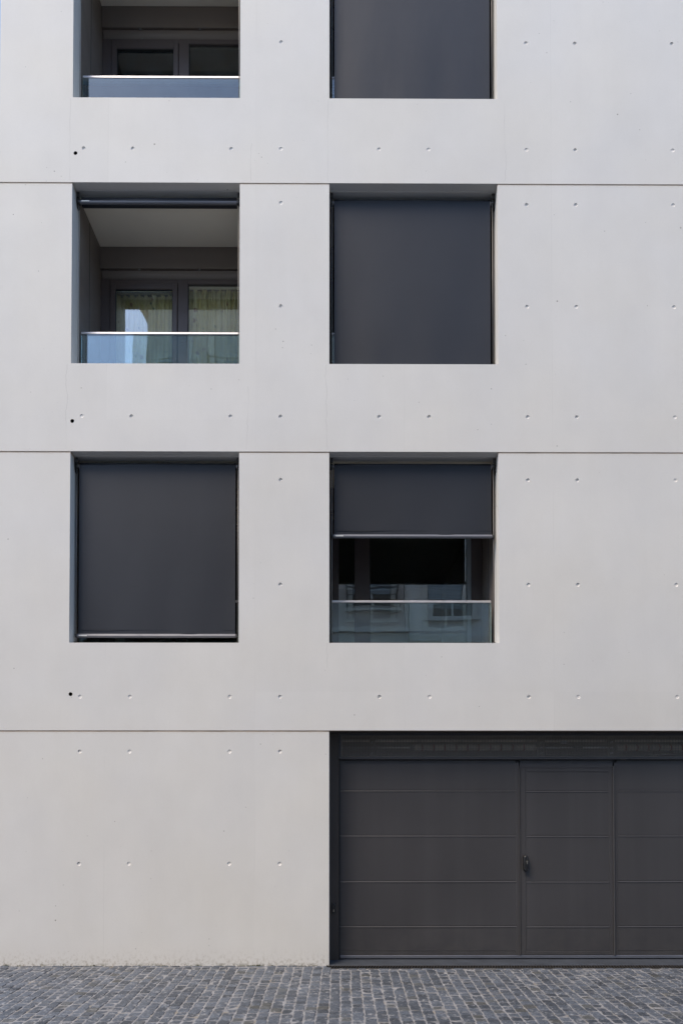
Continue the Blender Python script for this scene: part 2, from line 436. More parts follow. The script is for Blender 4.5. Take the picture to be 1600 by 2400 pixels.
# course lines run towards the street, a header course along the wall and the drain
def xline(i, y):
    x = i*.0962 + .006
    return x + .0025*math.sin(i*1.7 + y*1.9) + .003*math.sin(i*.63 + y*4.3+1) + .010*math.sin(y*.8 + i*.11) + .0025*math.sin(y*31+i*7)
stones = []
r2 = random.Random(21)
x = PX0+.05
while x < PX1-.1:                                          # header course
    l_ = r2.uniform(.088, .125); y0, y1 = (-.003, -.055) if x < -.17 or x > 4.82 else (-.130, -.180)
    stones.append((x+l_/2, (y0+y1)/2, l_-.010, abs(y1-y0)-.008, r2.uniform(-.02, .02)))
    x += l_
for i in range(int(PX0/.0962)+1, int(PX1/.0962)-1):
    xm = i*.0962
    y = -.058 if xm < -.17 or xm > 4.85 else -.183
    y -= r2.uniform(0, .02)
    first = True
    while y > PY1+.06:
        l_ = r2.choice((r2.uniform(.072, .105), r2.uniform(.085, .098), r2.uniform(.09, .125)))
        if first: l_ *= r2.uniform(.75, 1); first = False
        ym = y-l_/2
        xa, xb = xline(i, ym), xline(i+1, ym)
        wj = r2.uniform(.009, .012); lj = r2.uniform(.004, .009)
        skew = -(xline(i, y-l_)-xline(i, y))/l_ + r2.uniform(-.03, .03)
        stones.append(((xa+xb)/2, ym, xb-xa-wj, l_-lj, skew))
        y -= l_
def in_view(x, y): return abs(x) < (y+7.24)*.5+.03 and -1.86 < y
vis = sorted([s for s in stones if in_view(s[0], s[1])], key=lambda s: (s[0])**2*.15+(s[1]+7.24)**2)
near = set(id(s) for s in vis[:300])
variants = []
for k in range(24):
    v, f = stone_geo(1, 1, 100+k); b = MB(); b.v = v; b.f = f; b.sm = [False]*len(f)
    variants.append(b.mesh('cobblestone', M['stone']))
for s in vis[:300]:
    o = bpy.data.objects.new('cobblestone', variants[r2.randrange(24)]); COL.objects.link(o); o.parent = pav
    o.location = (s[0], s[1], GZ + .004 + r2.uniform(-.004, .003)); o.scale = (s[2], s[3], 1); o.rotation_euler = (0, 0, s[4])
V, F, T = [], [], []
for k, s in enumerate(stones):
    if id(s) in near: continue
    v, f = stone_geo(s[2], s[3], 1000+k); n = len(V); cz = GZ+.004+r2.uniform(-.004, .003)
    ca, sa = math.cos(s[4]), math.sin(s[4])
    V += [(s[0]+a*ca-b*sa, s[1]+a*sa+b*ca, c+cz) for a, b, c in v]
    F += [tuple(n+i for i in q) for q in f]; T += [r2.random()]*len(v)
me = bpy.data.meshes.new('cobblestones'); me.from_pydata(V, [], F); me.update()
at = me.attributes.new('tone', 'FLOAT', 'POINT'); at.data.foreach_set('value', T)
me.materials.append(M['stones'])
tag(link('cobblestones', me, pav), kind='stuff')

# slot drain along the garage
dr = thing('drain_channel', (2.2, -.05, GZ), 'narrow dark iron drain grate running along the foot of the garage door', 'drain')
MB().box(-.145, 4.78, -.120, -.002, -.028, GZ-.012).build('channel', M['black'], dr)
MB().box(-.15, 4.79, -.127, -.118, -.02, GZ+.004).box(-.15, 4.79, -.010, -.002, -.02, GZ+.004).each('rim', M['cast'], dr)
gb = MB(); k = 0; xx = -.14
while xx < 4.77:
    gb.prism([(xx, -.1175), (xx+.010, -.1175), (xx+.032, -.0105), (xx+.022, -.0105)], 'y', 0, 1)
    xx += .029
gb.v = [(p[0], p[2], (GZ-.010) if p[1] == 0 else GZ+.004) for p in gb.v]
o = gb.build('grate_bars', M['cast'], dr); o['kind'] = 'stuff'

# ------------------------------------------------------------------ the concrete building
Z = [0.0, 2.50, 5.49, 8.41, 11.36, 14.3]
XL, XR, TH = -3.671, 9.5, .21
OL, OR_ = (-2.885, -1.085), (-.122, 1.69)
SILL = {1: 3.443, 2: 6.447, 3: 9.347, 4: 12.3}
G0, G1 = -.122, 4.76
bld = thing('apartment_building', ((XL+XR)/2, 0, 0), 'pale smooth concrete apartment building with deep square balcony openings and a garage', 'building')

cols9 = [-2.765, -2.237, -1.178, -.644, .412, .946, 2.003, 2.53, 3.584, 4.64, 5.17, 6.22, 6.75, 7.8]
side = [-.642, 2.003, 2.532, 3.584, 4.64, 5.17, 6.22, 6.75, 7.8]
H = {0: [], 1: [], 2: [], 3: [], 4: []}
for c in cols9:
    H[1].append((c, 2.867)); H[2].append((c, 5.877)); H[3].append((c, 8.79)); H[4].append((c, 11.74))
for c in side:
    H[1] += [(c, 5.195), (c, 4.069)]; H[2] += [(c, 8.20 if c < 0 else 8.189), (c, 7.075)]
    H[3] += [(c, 11.1), (c, 9.965)]
for c in cols9[:4]: H[0] += [(c, 2.283), (c, 1.094)]
for c in (6.22, 6.75, 7.8): H[0] += [(c, 2.283), (c, 1.094)]
BIG = {1: (-2.866, 2.893), 2: (-2.867, 5.823), 3: (-2.852, 8.736), 4: (-2.86, 11.7)}
HR, BR = .0205, .0205
cup_cache = {}
def cup_mesh(depth, r, seed, mt):
    v, f, sm = [], [], []; n = 20; rr = random.Random(seed)
    rings = ((r, 0), (r*.99, depth*.35), (r*.9, depth*.85), (r*.6, depth), (r*.2, depth*(1.05)))
    for rad, d in rings:
        for i in range(n):
            t = 2*math.pi*i/n; v.append((math.cos(t)*rad, d + rr.uniform(-.0008, .0008)*(rad < r*.95), math.sin(t)*rad))
    for k in range(len(rings)-1):
        for i in range(n):
            j = (i+1) % n; a = k*n; f.append((a+i, a+j, a+n+j, a+n+i))
    v.append((0, depth*1.05, 0)); c = len(v)-1; a = (len(rings)-1)*n
    for i in range(n): f.append((a+i, a+(i+1) % n, c))
    me = bpy.data.meshes.new('tie_hole'); me.from_pydata(v, [], f); me.update()
    me.polygons.foreach_set('use_smooth', [True]*len(f)); me.materials.append(mt); return me
cups = [cup_mesh(.0045+.0013*k, HR, k, M['hole']) for k in range(7)]
pipe_cup = cup_mesh(.09, BR, 50, M['pipe'])

def storey(si):
    z0 = Z[si] + (.008 if si else 0); z1 = Z[si+1] - (.008 if si < 4 else 0)
    if si == 0: z0 = -.05
    # outline (counter-clockwise) with notches open to the top joint
    if si == 0: out = [(XL, z0), (G0, z0), (G0, z1), (XL, z1)]; outs = [out, [(G1, z0), (XR, z0), (XR, z1), (G1, z1)]]
    else:
        s = SILL[si]
        outs = [[(XL, z0), (XR, z0), (XR, z1), (OR_[1], z1), (OR_[1], s), (OR_[0], s), (OR_[0], z1), (OL[1], z1), (OL[1], s), (OL[0], s), (OL[0], z1), (XL, z1)]]
    holes = [(c, HR) for c in H[si]] + ([(BIG[si], BR)] if si else [])
    res = []
    for out in outs:
        V, F = [], []
        xs = [p[0] for p in out]; pts = [Vector(p) for p in out]; edges = [(i, (i+1) % len(out)) for i in range(len(out))]
        hl = [h for h in holes if min(xs) < h[0][0] < max(xs)]
        for (cx, cz), r in hl:
            b = len(pts)
            for i in range(20):
                t = 2*math.pi*i/20; pts.append(Vector((cx+math.cos(t)*r, cz+math.sin(t)*r)))
                edges.append((b+i, b+(i+1) % 20))
        vo, eo, fo, *_ = geometry.delaunay_2d_cdt(pts, edges, [], 0, 1e-6)
        n = len(V); V += [(p.x, 0, p.y) for p in vo]
        def inside(x, zz):
            c = False
            for i in range(len(out)):
                (xa, za), (xb, zb) = out[i], out[(i+1) % len(out)]
                if (za > zz) != (zb > zz) and x < (xb-xa)*(zz-za)/(zb-za)+xa: c = not c
            return c
        for f in fo:
            cx = sum(vo[i].x for i in f)/len(f); cz = sum(vo[i].y for i in f)/len(f)
            if not inside(cx, cz): continue
            if any((cx-h[0][0])**2+(cz-h[0][1])**2 < h[1]**2 for h in hl): continue
            # front faces -y
            a, b_, c_ = (vo[f[0]], vo[f[1]], vo[f[2]])
            cr = (b_.x-a.x)*(c_.y-a.y)-(b_.y-a.y)*(c_.x-a.x)
            F.append(tuple(n+i for i in (f if cr > 0 else reversed(f))))
        # reveals with a small chamfered arris
        n = len(V); k = len(out)
        V += [(p[0], 0, p[1]) for p in out] + [(p[0], TH, p[1]) for p in out]
        for i in range(k):
            j = (i+1) % k; F.append((n+i, n+k+i, n+k+j, n+j))
        F.append(tuple(n+k+i for i in reversed(range(k))))
        me = bpy.data.meshes.new('concrete_wall'); me.from_pydata(V, [], F); me.update(); me.materials.append(M['concrete'])
        res.append((link('concrete_wall', me, bld), min(xs), max(xs)))
    for h in H[si]:
        o = [q for q, a_, b_ in res if a_ < h[0] < b_][0]
        t = link('tie_hole', cups[rnd.randrange(7)], o); t.location = (h[0], 0, h[1]); t.rotation_euler = (0, rnd.uniform(0, 6.28), 0)
    if si:
        t = link('drain_hole', pipe_cup, o); t.location = (BIG[si][0], 0, BIG[si][1])
    return o
walls = [storey(i) for i in range(5)]
# sealing strips set back in the joints, split so that they do not cross the openings
sb = MB()
for i in range(1, 5):
    z = Z[i]
    ops = [G0, G1] if i == 1 else [OL[0], OL[1], OR_[0], OR_[1]]
    e = [XL+.001] + ops + [XR-.001]
    for a, b in zip(e[::2], e[1::2]): sb.box(a, b, .008, .2, z-.0075, z+.0075)
sb.each('joint_seal', M['sealant'], bld)
# drip grooves under the soffits: a thin raised bead as in the cast
db = MB()
for i in range(2, 5):
    for a, b in (OL, OR_): db.box(a+.002, b-.002, .098, .106, Z[i]+.0035, Z[i]+.0078)
db.each('drip_bead', M['concrete'], bld)
# solid core: left flank, back and roof so the block is closed
MB().box(XL, XL+.25, TH+.0005, 12, 0, 14.3).build('side_wall', M['concrete'], bld)
MB().box(XR-.25, XR, TH+.0005, 12, 0, 14.3).build('side_wall', M['concrete'], bld)
MB().box(XL+.25, XR-.25, 11.75, 12, 0, 14.3).build('rear_wall', M['concrete'], bld)
MB().box(XL+.002, XR-.002, TH+.002, 11.9, 14.302, 14.45).build('roof', M['concrete_in'], bld)
for i in range(1, 5):
    MB().box(XL+.252, XR-.252, TH+.003, 11.7, Z[i]+.0085, Z[i]+.34).build('floor_slab', M['concrete_in'], bld)

# ------------------------------------------------------------------ loggias
DB = .85                                                    # depth of the glazed back wall
def window(x0, x1, z0, z1, members, parent, pane_tops):
    pass

def loggia(op, si, kind):
    a, b = op; zf = Z[si]+.3405; zc = Z[si+1]+.008; y0 = TH+.001
    L = MB().box(a-.03, a, y0, DB+.2, zf, zc).build('side_panel', M['clad'], bld)
    L2 = MB().box(b, b+.03, y0, DB+.2, zf, zc).build('side_panel', M['clad'], bld)
    # seams of the cladding sheets
    MB().box(a, a+.0025, y0+.30, y0+.306, zf, zc-.01).build('cladding_seam', M['black'], L)
    MB().box(b-.0025, b, y0+.30, y0+.306, zf, zc-.01).build('cladding_seam', M['black'], L2)
    # fascia, roller shutter housing, gap
    ft = zc-.265
    L = MB().box(a+.001, b-.001, DB, DB+.08, ft, zc-.001, .003).build('fascia', M['clad'], bld)
    hb = MB(); prof = []
    for k in range(9):
        t = math.pi*.5*k/8; prof.append((DB+.075-.055*math.cos(t)*1.0, ft-.012-.095*math.sin(t)))
    prof = [(DB+.19, ft-.012)] + prof + [(DB+.19, ft-.107)]
    hb.prism(prof, 'x', a+.012, b-.012).build('shutter_box', M['clad'], L)
    MB().box(a+.002, b-.002, DB+.1, DB+.2, ft-.12, ft-.001).build('shadow_gap', M['black'], L)
    for fx in (.26, .66):
        xx = a+(b-a)*fx
        MB().box(xx-.014, xx+.014, DB+.006, DB+.05, ft-.016, ft-.001, .003).box(xx+.004, xx+.02, DB+.03, DB+.055, ft-.112, ft-.1).each('clip', M['rod'], L)
    # glazed front
    wt = ft-.108
    if kind == 'left': xs = [(a+.001, a+.115), (a+.926, a+1.048)]; leaf = (a+.115, a+.926); fixed = (a+1.048, b-.001)
    else: xs = [(a+.001, a+.10), (a+.290, a+.470), (b-.13, b-.001)]; leaf = (a+.10, a+.290); fixed = (a+.470, b-.13)
    fr = MB()
    for p, q in xs: fr.box(p, q, DB+.03, DB+.11, zf, wt, .004)
    fr.box(leaf[0], leaf[1], DB+.031, DB+.11, wt-.06, wt, .004).box(fixed[0], fixed[1], DB+.031, DB+.11, wt-.055, wt, .004)
    fr.box(fixed[0], fixed[1], DB+.031, DB+.11, zf, zf+.08, .004)
    W = fr.build('window', M['frame'], bld)
    if kind == 'left':
        lf = MB(); p, q = leaf; s_ = .062
        for u, v_, c, d in ((p+.003, p+s_, zf+.01, wt-.064), (q-s_, q-.003, zf+.01, wt-.064)): lf.box(u, v_, DB+.018, DB+.09, c, d, .005)
        lf.box(p+s_, q-s_, DB+.019, DB+.09, wt-.128, wt-.064, .005).box(p+s_, q-s_, DB+.019, DB+.09, zf+.01, zf+.1, .005)
        lf.build('sash', M['frame'], W)
        gk = MB(); gk.box(p+s_, p+s_+.006, DB+.03, DB+.05, zf+.1, wt-.128).box(q-s_-.006, q-s_, DB+.03, DB+.05, zf+.1, wt-.128).box(p+s_+.006, q-s_-.006, DB+.03, DB+.05, wt-.134, wt-.128)
        gk.build('gasket', M['black'], W)
        MB().box(p+s_+.006, q-s_-.006, DB+.05, DB+.058, zf+.1, wt-.134).build('pane', M['pane'], W)
    else:
        MB().box(leaf[0], leaf[1], DB+.05, DB+.058, zf+.02, wt-.06).build('pane', M['pane'], W)
        MB().box(fixed[1]-.05, fixed[1]-.002, DB+.012, DB+.03, zf, wt, .003).build('sash', M['shut'], W)  # glazing bead; the light it reflects is put in as lighter grey
    MB().box(fixed[0]+.006, fixed[1]-.002, DB+.05, DB+.058, zf+.08, wt-.055).build('pane', M['pane'], W)
    MB().box(fixed[0], fixed[0]+.006, DB+.032, DB+.05, zf+.08, wt-.055).build('gasket', M['black'], W)
    # dim room behind
    rb = MB(); X0, X1, Y0, Y1 = a-.02, b+.02, DB+.2, DB+3.4; zc2 = zc-.15
    rb.quad([(X0, Y1, zf), (X1, Y1, zf), (X1, Y1, zc2), (X0, Y1, zc2)]).quad([(X0, Y0, zf), (X0, Y1, zf), (X0, Y1, zc2), (X0, Y0, zc2)])
    rb.quad([(X1, Y0, zf), (X1, Y1, zf), (X1, Y1, zc2), (X1, Y0, zc2)]).quad([(X0, Y0, zc2), (X1, Y0, zc2), (X1, Y1, zc2), (X0, Y1, zc2)])
    rb.quad([(X0, Y0, zf+.001), (X1, Y0, zf+.001), (X1, Y1, zf+.001), (X0, Y1, zf+.001)])
    rb.build('room', M['room'], bld)
    return L

for si in (1, 2, 3):
    loggia(OL, si, 'left'); loggia(OR_, si, 'right')
for si in (4,):                                             # above the frame: closed dark fronts
    for a, b in (OL, OR_): MB().box(a, b, .3, .36, Z[4]+.341, 14.3).build('loggia', M['clad'], bld)

# glass balustrades
def balustrade(op, top, si, label):
    a, b = op; s = SILL[si]; zb = Z[si]+.345
    t = thing('glass_balustrade', ((a+b)/2, .235, s), label, 'balustrade', 'glass balustrades of the balconies')
    MB().box(a+.022, b-.040, .228, .242, zb, top-.012).build('glass', M['balglass'], t)
    MB().box(a+.0195, a+.0215, .229, .241, zb, top-.012).box(b-.0395, b-.0365, .229, .241, zb, top-.012).each('glass_edge', M['edge'], t)
    MB().box(a+.020, b-.036, .222, .248, top-.014, top+.010, .003).build('rail', M['steel'], t)
    MB().box(a+.004, a+.02, .225, .245, zb, s+.04, .002).box(b-.034, b-.008, .225, .245, zb, s+.04, .002).each('clamp', M['bracket'], t)
balustrade(OL, 9.819, 3, 'upper left glass balustrade reflecting blue sky under the dark recessed window')
balustrade(OL, 6.934, 2, 'left glass balustrade in front of the window with green curtains')
balustrade(OR_, 3.955, 1, 'glass balustrade below the half lowered blind above the garage')
balustrade(OR_, 9.819, 3, 'upper right glass balustrade almost wholly behind the lowered blind, cut by the picture top')
balustrade(OR_, 6.934, 2, 'glass balustrade hidden behind the lowered blind of the middle right opening')
balustrade(OL, 3.955, 1, 'glass balustrade hidden behind the lowered blind of the lower left opening')

# ------------------------------------------------------------------ roller blinds
def blind(op, si, bottom, label, sticker=True):
    a, b = op; zt = Z[si+1]; s = SILL[si]
    rolled = bottom > zt-.2
    t = thing('roller_blind', ((a+b)/2, .14, s), label, 'roller blind', 'outdoor roller blinds in the balcony openings')
    fa, fb = a+.052, b-.055
    r = .046 if rolled else .034
    zc = zt-.085; yc = .15
    MB().tube((fa, yc, zc), (fb, yc, zc), r, seg=24).build('fabric_roll', M['fabric'], t)
    MB().tube((fa-.018, yc, zc), (fa, yc, zc), .022, seg=16).tube((fb, yc, zc), (fb+.018, yc, zc), .022, seg=16).each('axle', M['steel'], t)
    if not rolled:
        NX, NZ = 24, 30; mb = MB(); yf = yc-r
        top = zc; 
        def sag(u, v): return .005*math.sin(u*5.1+si)*v + .0022*math.sin(u*17+v*3+si*2)*v*v + .0016*math.sin(u*31-v*5+si)*max(0, v-.5)
        for side_ in (0, 1):
            n = len(mb.v)
            for j in range(NZ+1):
                for i in range(NX+1):
                    u, v = i/NX, j/NZ
                    mb.v.append((fa+(fb-fa)*u, yf + sag(u, v) + .0012*side_, top+(bottom-top)*v))
            for j in range(NZ):
                for i in range(NX):
                    q = (n+j*(NX+1)+i, n+j*(NX+1)+i+1, n+(j+1)*(NX+1)+i+1, n+(j+1)*(NX+1)+i)
                    mb.f.append(q if side_ else q[::-1]); mb.sm.append(True)
        mb.build('fabric', M['fabric'], t, fix=False)
        yb, zb = yf, bottom-.018
        MB().box(fa, fb, yb-.0025, yb-.0005, bottom+.045, bottom+.052).build('hem', M['fabric'], t)
    else: yb, zb = yc-.038, zc-.030
    # bottom bar: rounded aluminium profile with a lip
    prof = [(yb-.012, zb-.018), (yb-.019, zb-.010), (yb-.021, zb), (yb-.017, zb+.009), (yb-.008, zb+.014), (yb-.006, zb+.022), (yb+.006, zb+.022), (yb+.008, zb+.012), (yb+.014, zb), (yb+.012, zb-.014), (yb, zb-.020)]
    MB().prism(prof, 'x', fa-.006, fb+.006).build('bottom_bar', M['blind_metal'], t)
    MB().box(fa-.03, fa-.007, yb-.018, yb+.012, zb-.016, zb+.014, .003).box(fb+.007, fb+.028, yb-.018, yb+.012, zb-.016, zb+.014, .003).each('end_cap', M['bracket'], t)
    if sticker:
        MB().box(fa+.012, fa+.10, yb-.0225, yb-.0205, zb-.006, zb+.006).build('sticker', M['sticker'], t)
    # side brackets bolted to the reveal, tapering downwards
    for sx, x0 in ((1, a+.004), (-1, b-.004)):
        pl = [(yc-.045, zt-.012), (yc+.05, zt-.012), (yc+.055, zc-.02), (yc+.018, zc-.075), (yc-.028, zc-.075), (yc-.052, zc-.015)]
        mb = MB().prism(pl, 'x', x0, x0+sx*.006)
        mb.box(min(x0, x0+sx*.034), max(x0, x0+sx*.034), yc-.048, yc-.040, zt-.060, zt-.010)
        mb.build('bracket', M['bracket'], t)
        MB().tube((x0+sx*.006, yc-.005, zc), (x0+sx*.030, yc-.005, zc), .036, .030, seg=20).build('end_disc', M['bracket'], t)
        MB().tube((x0+sx*.0305, yc-.005, zc), (x0+sx*.0325, yc-.005, zc), .031, .031, seg=20).build('end_ring', M['rod'], t)
        gx = a+.026 if sx == 1 else b-.030
        MB().tube((gx, yc-.03, s+.002), (gx, yc-.03, zc-.03), .0035, seg=8).build('guide_rod', M['rod'], t)
        MB().box(gx-.012, gx+.012, yc-.045, yc-.015, s+.0005, s+.035, .003).build('rod_foot', M['bracket'], t)

blind(OL, 2, 8.33, 'roller blind wound right up above the green curtained window')
blind(OR_, 2, 6.47, 'dark slate roller blind fully lowered in the middle opening of the right column')
blind(OR_, 3, 9.38, 'bluish dark roller blind at the top right, cut off by the picture edge')
blind(OL, 1, 3.560, 'charcoal roller blind of the lower left opening, lowered to just above the sill')
blind(OR_, 1, 4.646, 'charcoal roller blind half lowered above the garage, its bar across mid opening')
blind(OL, 3, 11.30, 'roller blind wound up in the top left opening above the dark recessed window')

# ------------------------------------------------------------------ curtains
def curtain(x0, x1, z0, z1, y, folds, seed, label):
    r = random.Random(seed); mb = MB(); NX = 140; NZ = 10
    ph = [r.uniform(0, 6.28) for _ in range(4)]
    for j in range(NZ+1):
        for i in range(NX+1):
            u, v = i/NX, j/NZ
            d = .032*math.sin(u*folds*6.28+ph[0]+.6*math.sin(u*9+ph[1]))*(.55+.45*v) + .012*math.sin(u*folds*2.7*6.28+ph[2])*(1-.5*v)
            mb.v.append((x0+(x1-x0)*u + .006*math.sin(v*3+u*20), y+d, z1+(z0-z1)*v))
    for j in range(NZ):
        for i in range(NX):
            a = j*(NX+1)+i; mb.f.append((a, a+NX+1, a+NX+2, a+1)); mb.sm.append(True)
    o = mb.build('curtain', M['curtain'], fix=False)
    s = o.modifiers.new('thickness', 'SOLIDIFY'); s.thickness = .002
    return tag(o, label, 'curtain', 'patterned curtains behind the balcony windows')
for x0, x1, zz in ((-2.74, -1.99, 7.905), (-1.86, -1.12, 7.97)):
    MB().box(x0, x1, DB+.075, DB+.10, zz-.002, zz+.022, .002).build('curtain_rail', M['cream'], bld)
curtain(-2.76, -1.95, Z[2]+.36, 7.90, DB+.11, 9, 3, 'green patterned curtain behind the opening sash of the middle left window')
curtain(-1.90, -1.12, Z[2]+.36, 7.965, DB+.11, 8, 4, 'pale green curtain with deep folds behind the fixed pane right of the mullion')
curtain(-1.84, -1.12, Z[3]+.36, 10.86, DB+.5, 5, 5, 'dim olive curtain behind the fixed pane of the top left window')

# ------------------------------------------------------------------ garage
YP = .195
post = MB().box(G0+.001, -.020, YP, YP+.08, .028, 2.4995, .002).build('garage_post', M['post'], bld)
post2 = MB().box(-.0195, -.0095, YP+.012, YP+.08, .03, 2.21).build('door_guide', M['black'], post)
ks = MB()
ksx, ksz = -.075, .59
for k in range(2): pass
def stadium(cx, cz, w_, h_, y0, y1, n=8, taper=.8):
    mb = MB(); pts = []
    for i in range(n+1):
        t = math.pi*i/n; pts.append((cx+math.cos(t)*w_/2, cz+h_/2-w_/2+math.sin(t)*w_/2))
    for i in range(n+1):
        t = math.pi+math.pi*i/n; pts.append((cx+math.cos(t)*w_/2, cz-h_/2+w_/2+math.sin(t)*w_/2))
    k = len(pts)
    for y, s_ in ((y1, 1), (y0+(y1-y0)*.3, 1), (y0, taper)):
        for p, q in pts: mb.v.append((cx+(p-cx)*s_, y, cz+(q-cz)*(1-(1-s_)*w_/h_)))
    for r_ in range(2):
        for i in range(k):
            j = (i+1) % k; mb.f.append((r_*k+i, r_*k+j, (r_+1)*k+j, (r_+1)*k+i)); mb.sm.append(True)
    mb.f.append(tuple(2*k+i for i in range(k))); mb.sm.append(False)
    return mb
stadium(ksx, ksz, .036, .112, YP-.022, YP).build('key_switch', M['handle'], post)
MB().box(ksx-.003, ksx+.003, YP-.0235, YP-.0215, ksz-.035, ksz-.008).build('key_slot', M['lock'], post)

# ventilation grille of punched sheet
gr = link('vent_grille', MB().box(-.019, 4.755, YP+.004, YP+.03, 2.474, 2.4995).box(-.019, 4.755, YP-.006, YP+.03, 2.211, 2.242, .003).box(-.019, .004, YP+.004, YP+.03, 2.2425, 2.4735).mesh('vent_grille', M['door']), bld)
mb = MB(); pitch = .01665; hole = .0108
x0g, x1g, z0g, z1g = .0045, 4.7545, 2.2425, 2.4735
nx = int((x1g-x0g)/pitch)-1; nz = int((z1g-z0g)/pitch)
mx = (x1g-x0g-nx*pitch+ (pitch-hole))/2; mz = (z1g-z0g-nz*pitch+(pitch-hole))/2
XS = [x0g]; ZS = [z0g]
for i in range(nx): XS += [x0g+mx+i*pitch, x0g+mx+i*pitch+hole]
for i in range(nz): ZS += [z0g+mz+i*pitch, z0g+mz+i*pitch+hole]
XS.append(x1g); ZS.append(z1g)
for yy in (YP+.010, YP+.0115):
    n = len(mb.v); NXX = len(XS)
    mb.v += [(a, yy, b) for b in ZS for a in XS]
    for j in range(len(ZS)-1):
        for i in range(NXX-1):
            if i % 2 == 1 and j % 2 == 1: continue
            q = (n+j*NXX+i, n+j*NXX+i+1, n+(j+1)*NXX+i+1, n+(j+1)*NXX+i)
            mb.f.append(q); mb.sm.append(False)
mb.build('punched_sheet', M['punched'], gr, fix=False)
for xx in (.012, 1.2, 2.4, 3.6):
    MB().tube((xx-.018 if xx < .1 else xx, YP+.001, 2.457), (xx-.018 if xx < .1 else xx, YP+.005, 2.457), .004, seg=8).build('screw', M['bracket'], gr)

# torsion spring shaft behind the grille
YS = .34
sp = link('spring_shaft', MB().tube((.0, YS, 2.352), (4.7, YS, 2.352), .013, seg=12).mesh('spring_shaft', M['steel']), bld)
def helix(x0, x1, r, wire, turns):
    pts = []; n = turns*10
    for i in range(n+1):
        t = 2*math.pi*i/10; pts.append((x0+(x1-x0)*i/n, YS+r*math.cos(t), 2.352+r*math.sin(t)))
    return MB().path(pts, wire, 5)
for a, b in ((.80, 2.17), (3.06, 4.5)):
    helix(a, b, .030, .0055, int((b-a)/.0125)).build('torsion_spring', M['spring'], sp, fix=False)
    k = a+.1
    while k < b-.1:
        MB().tube((k, YS, 2.352), (k+.016, YS, 2.352), .0365, seg=12).build('spring_mark', M['red'], sp); k += .125
    MB().tube((a-.03, YS, 2.352), (a+.02, YS, 2.352), .034, seg=14).build('spring_plug', M['rod'], sp)
for xx in (.35, 2.225, 3.006):
    MB().box(xx-.03, xx+.03, YS+.02, YS+.028, 2.23, 2.47).box(xx-.03, xx-.024, YS-.045, YS+.02, 2.25, 2.45).box(xx+.024, xx+.03, YS-.045, YS+.02, 2.25, 2.45).build('shaft_bracket', M['garage'], sp)
    for zz in (2.29, 2.41): MB().tube((xx, YS-.052, zz), (xx, YS+.02, zz), .009, seg=6).build('bolt', M['steel'], sp)
MB().box(2.44, 2.50, YS-.06, YS-.02, 2.395, 2.425, .003).build('cable_clamp', M['steel'], sp)
MB().box(2.58, 2.68, YS-.05, YS, 2.34, 2.368, .003).build('shaft_coupler', M['rod'], sp)
MB().box(0, 4.7, YS+.06, YS+.10, 2.42, 2.445).build('header_angle', M['spring'], sp)
# garage room
rb = MB(); X0, X1, Y0, Y1 = G0-.3, G1+.3, YP+.085, 6.0
rb.quad([(X0, Y1, 0), (X1, Y1, 0), (X1, Y1, 2.49), (X0, Y1, 2.49)]).quad([(X0, Y0, 0), (X0, Y1, 0), (X0, Y1, 2.49), (X0, Y0, 2.49)])
rb.quad([(X1, Y0, 0), (X1, Y1, 0), (X1, Y1, 2.49), (X1, Y0, 2.49)]).quad([(X0, Y0, 2.506), (X1, Y0, 2.506), (X1, Y1, 2.506), (X0, Y1, 2.506)])
rb.quad([(X0, Y0, .004), (X1, Y0, .004), (X1, Y1, .004), (X0, Y1, .004)])
rb.build('garage_room', M['garage'], bld, fix=False)
MB().box(G0+.0005, G1-.0005, .001, .199, 2.4998, 2.5065).build('lintel_trim', M['post'], bld)

# sectional door
YD = .225
JZ = [.121, .394, .884, 1.383, 1.876, 2.206]
gd = link('garage_door', MB().box(-.012, 4.75, YD+.02, YD+.05, .04, 2.207).mesh('garage_door', M['black']), bld)
def door_panel(x0, x1, y, yb, za, zb, parent):
    # tongue-and-groove section: sloped upper ledge, small lower arris
    if zb > 2.05: top = [(y, zb-.0015), (y+.0015, zb)]
    else: top = [(y, zb-.0150), (y-.0040, zb-.0138), (y-.0045, zb-.0120), (y+.0012, zb-.0025), (y+.005, zb-.0003)]
    MB().prism([(yb, za), (y+.0015, za), (y, za+.0015)] + top + [(yb, zb)], 'x', x0, x1).build('door_panel', M['door'], parent)
def panels(x0, x1, parent, y, zs, ch=.0085, gap=.0016):
    for za, zb in zip(zs, zs[1:]):
        door_panel(x0, x1, y, YD+.0195, za+gap/2, zb-gap/2, parent)
panels(-.008, 1.915, gd, YD, JZ); panels(3.027, 4.748, gd, YD, JZ)
MB().box(-.008, 1.915, YD+.0012, YD+.0195, .074, .1195, .0015).box(3.027, 4.748, YD+.0012, YD+.0195, .074, .1195, .0015).each('bottom_rail', M['door'], gd)
MB().box(-.006, 4.74, YD-.004, YD+.019, .042, .0735, .003).build('bottom_seal', M['seal'], gd)
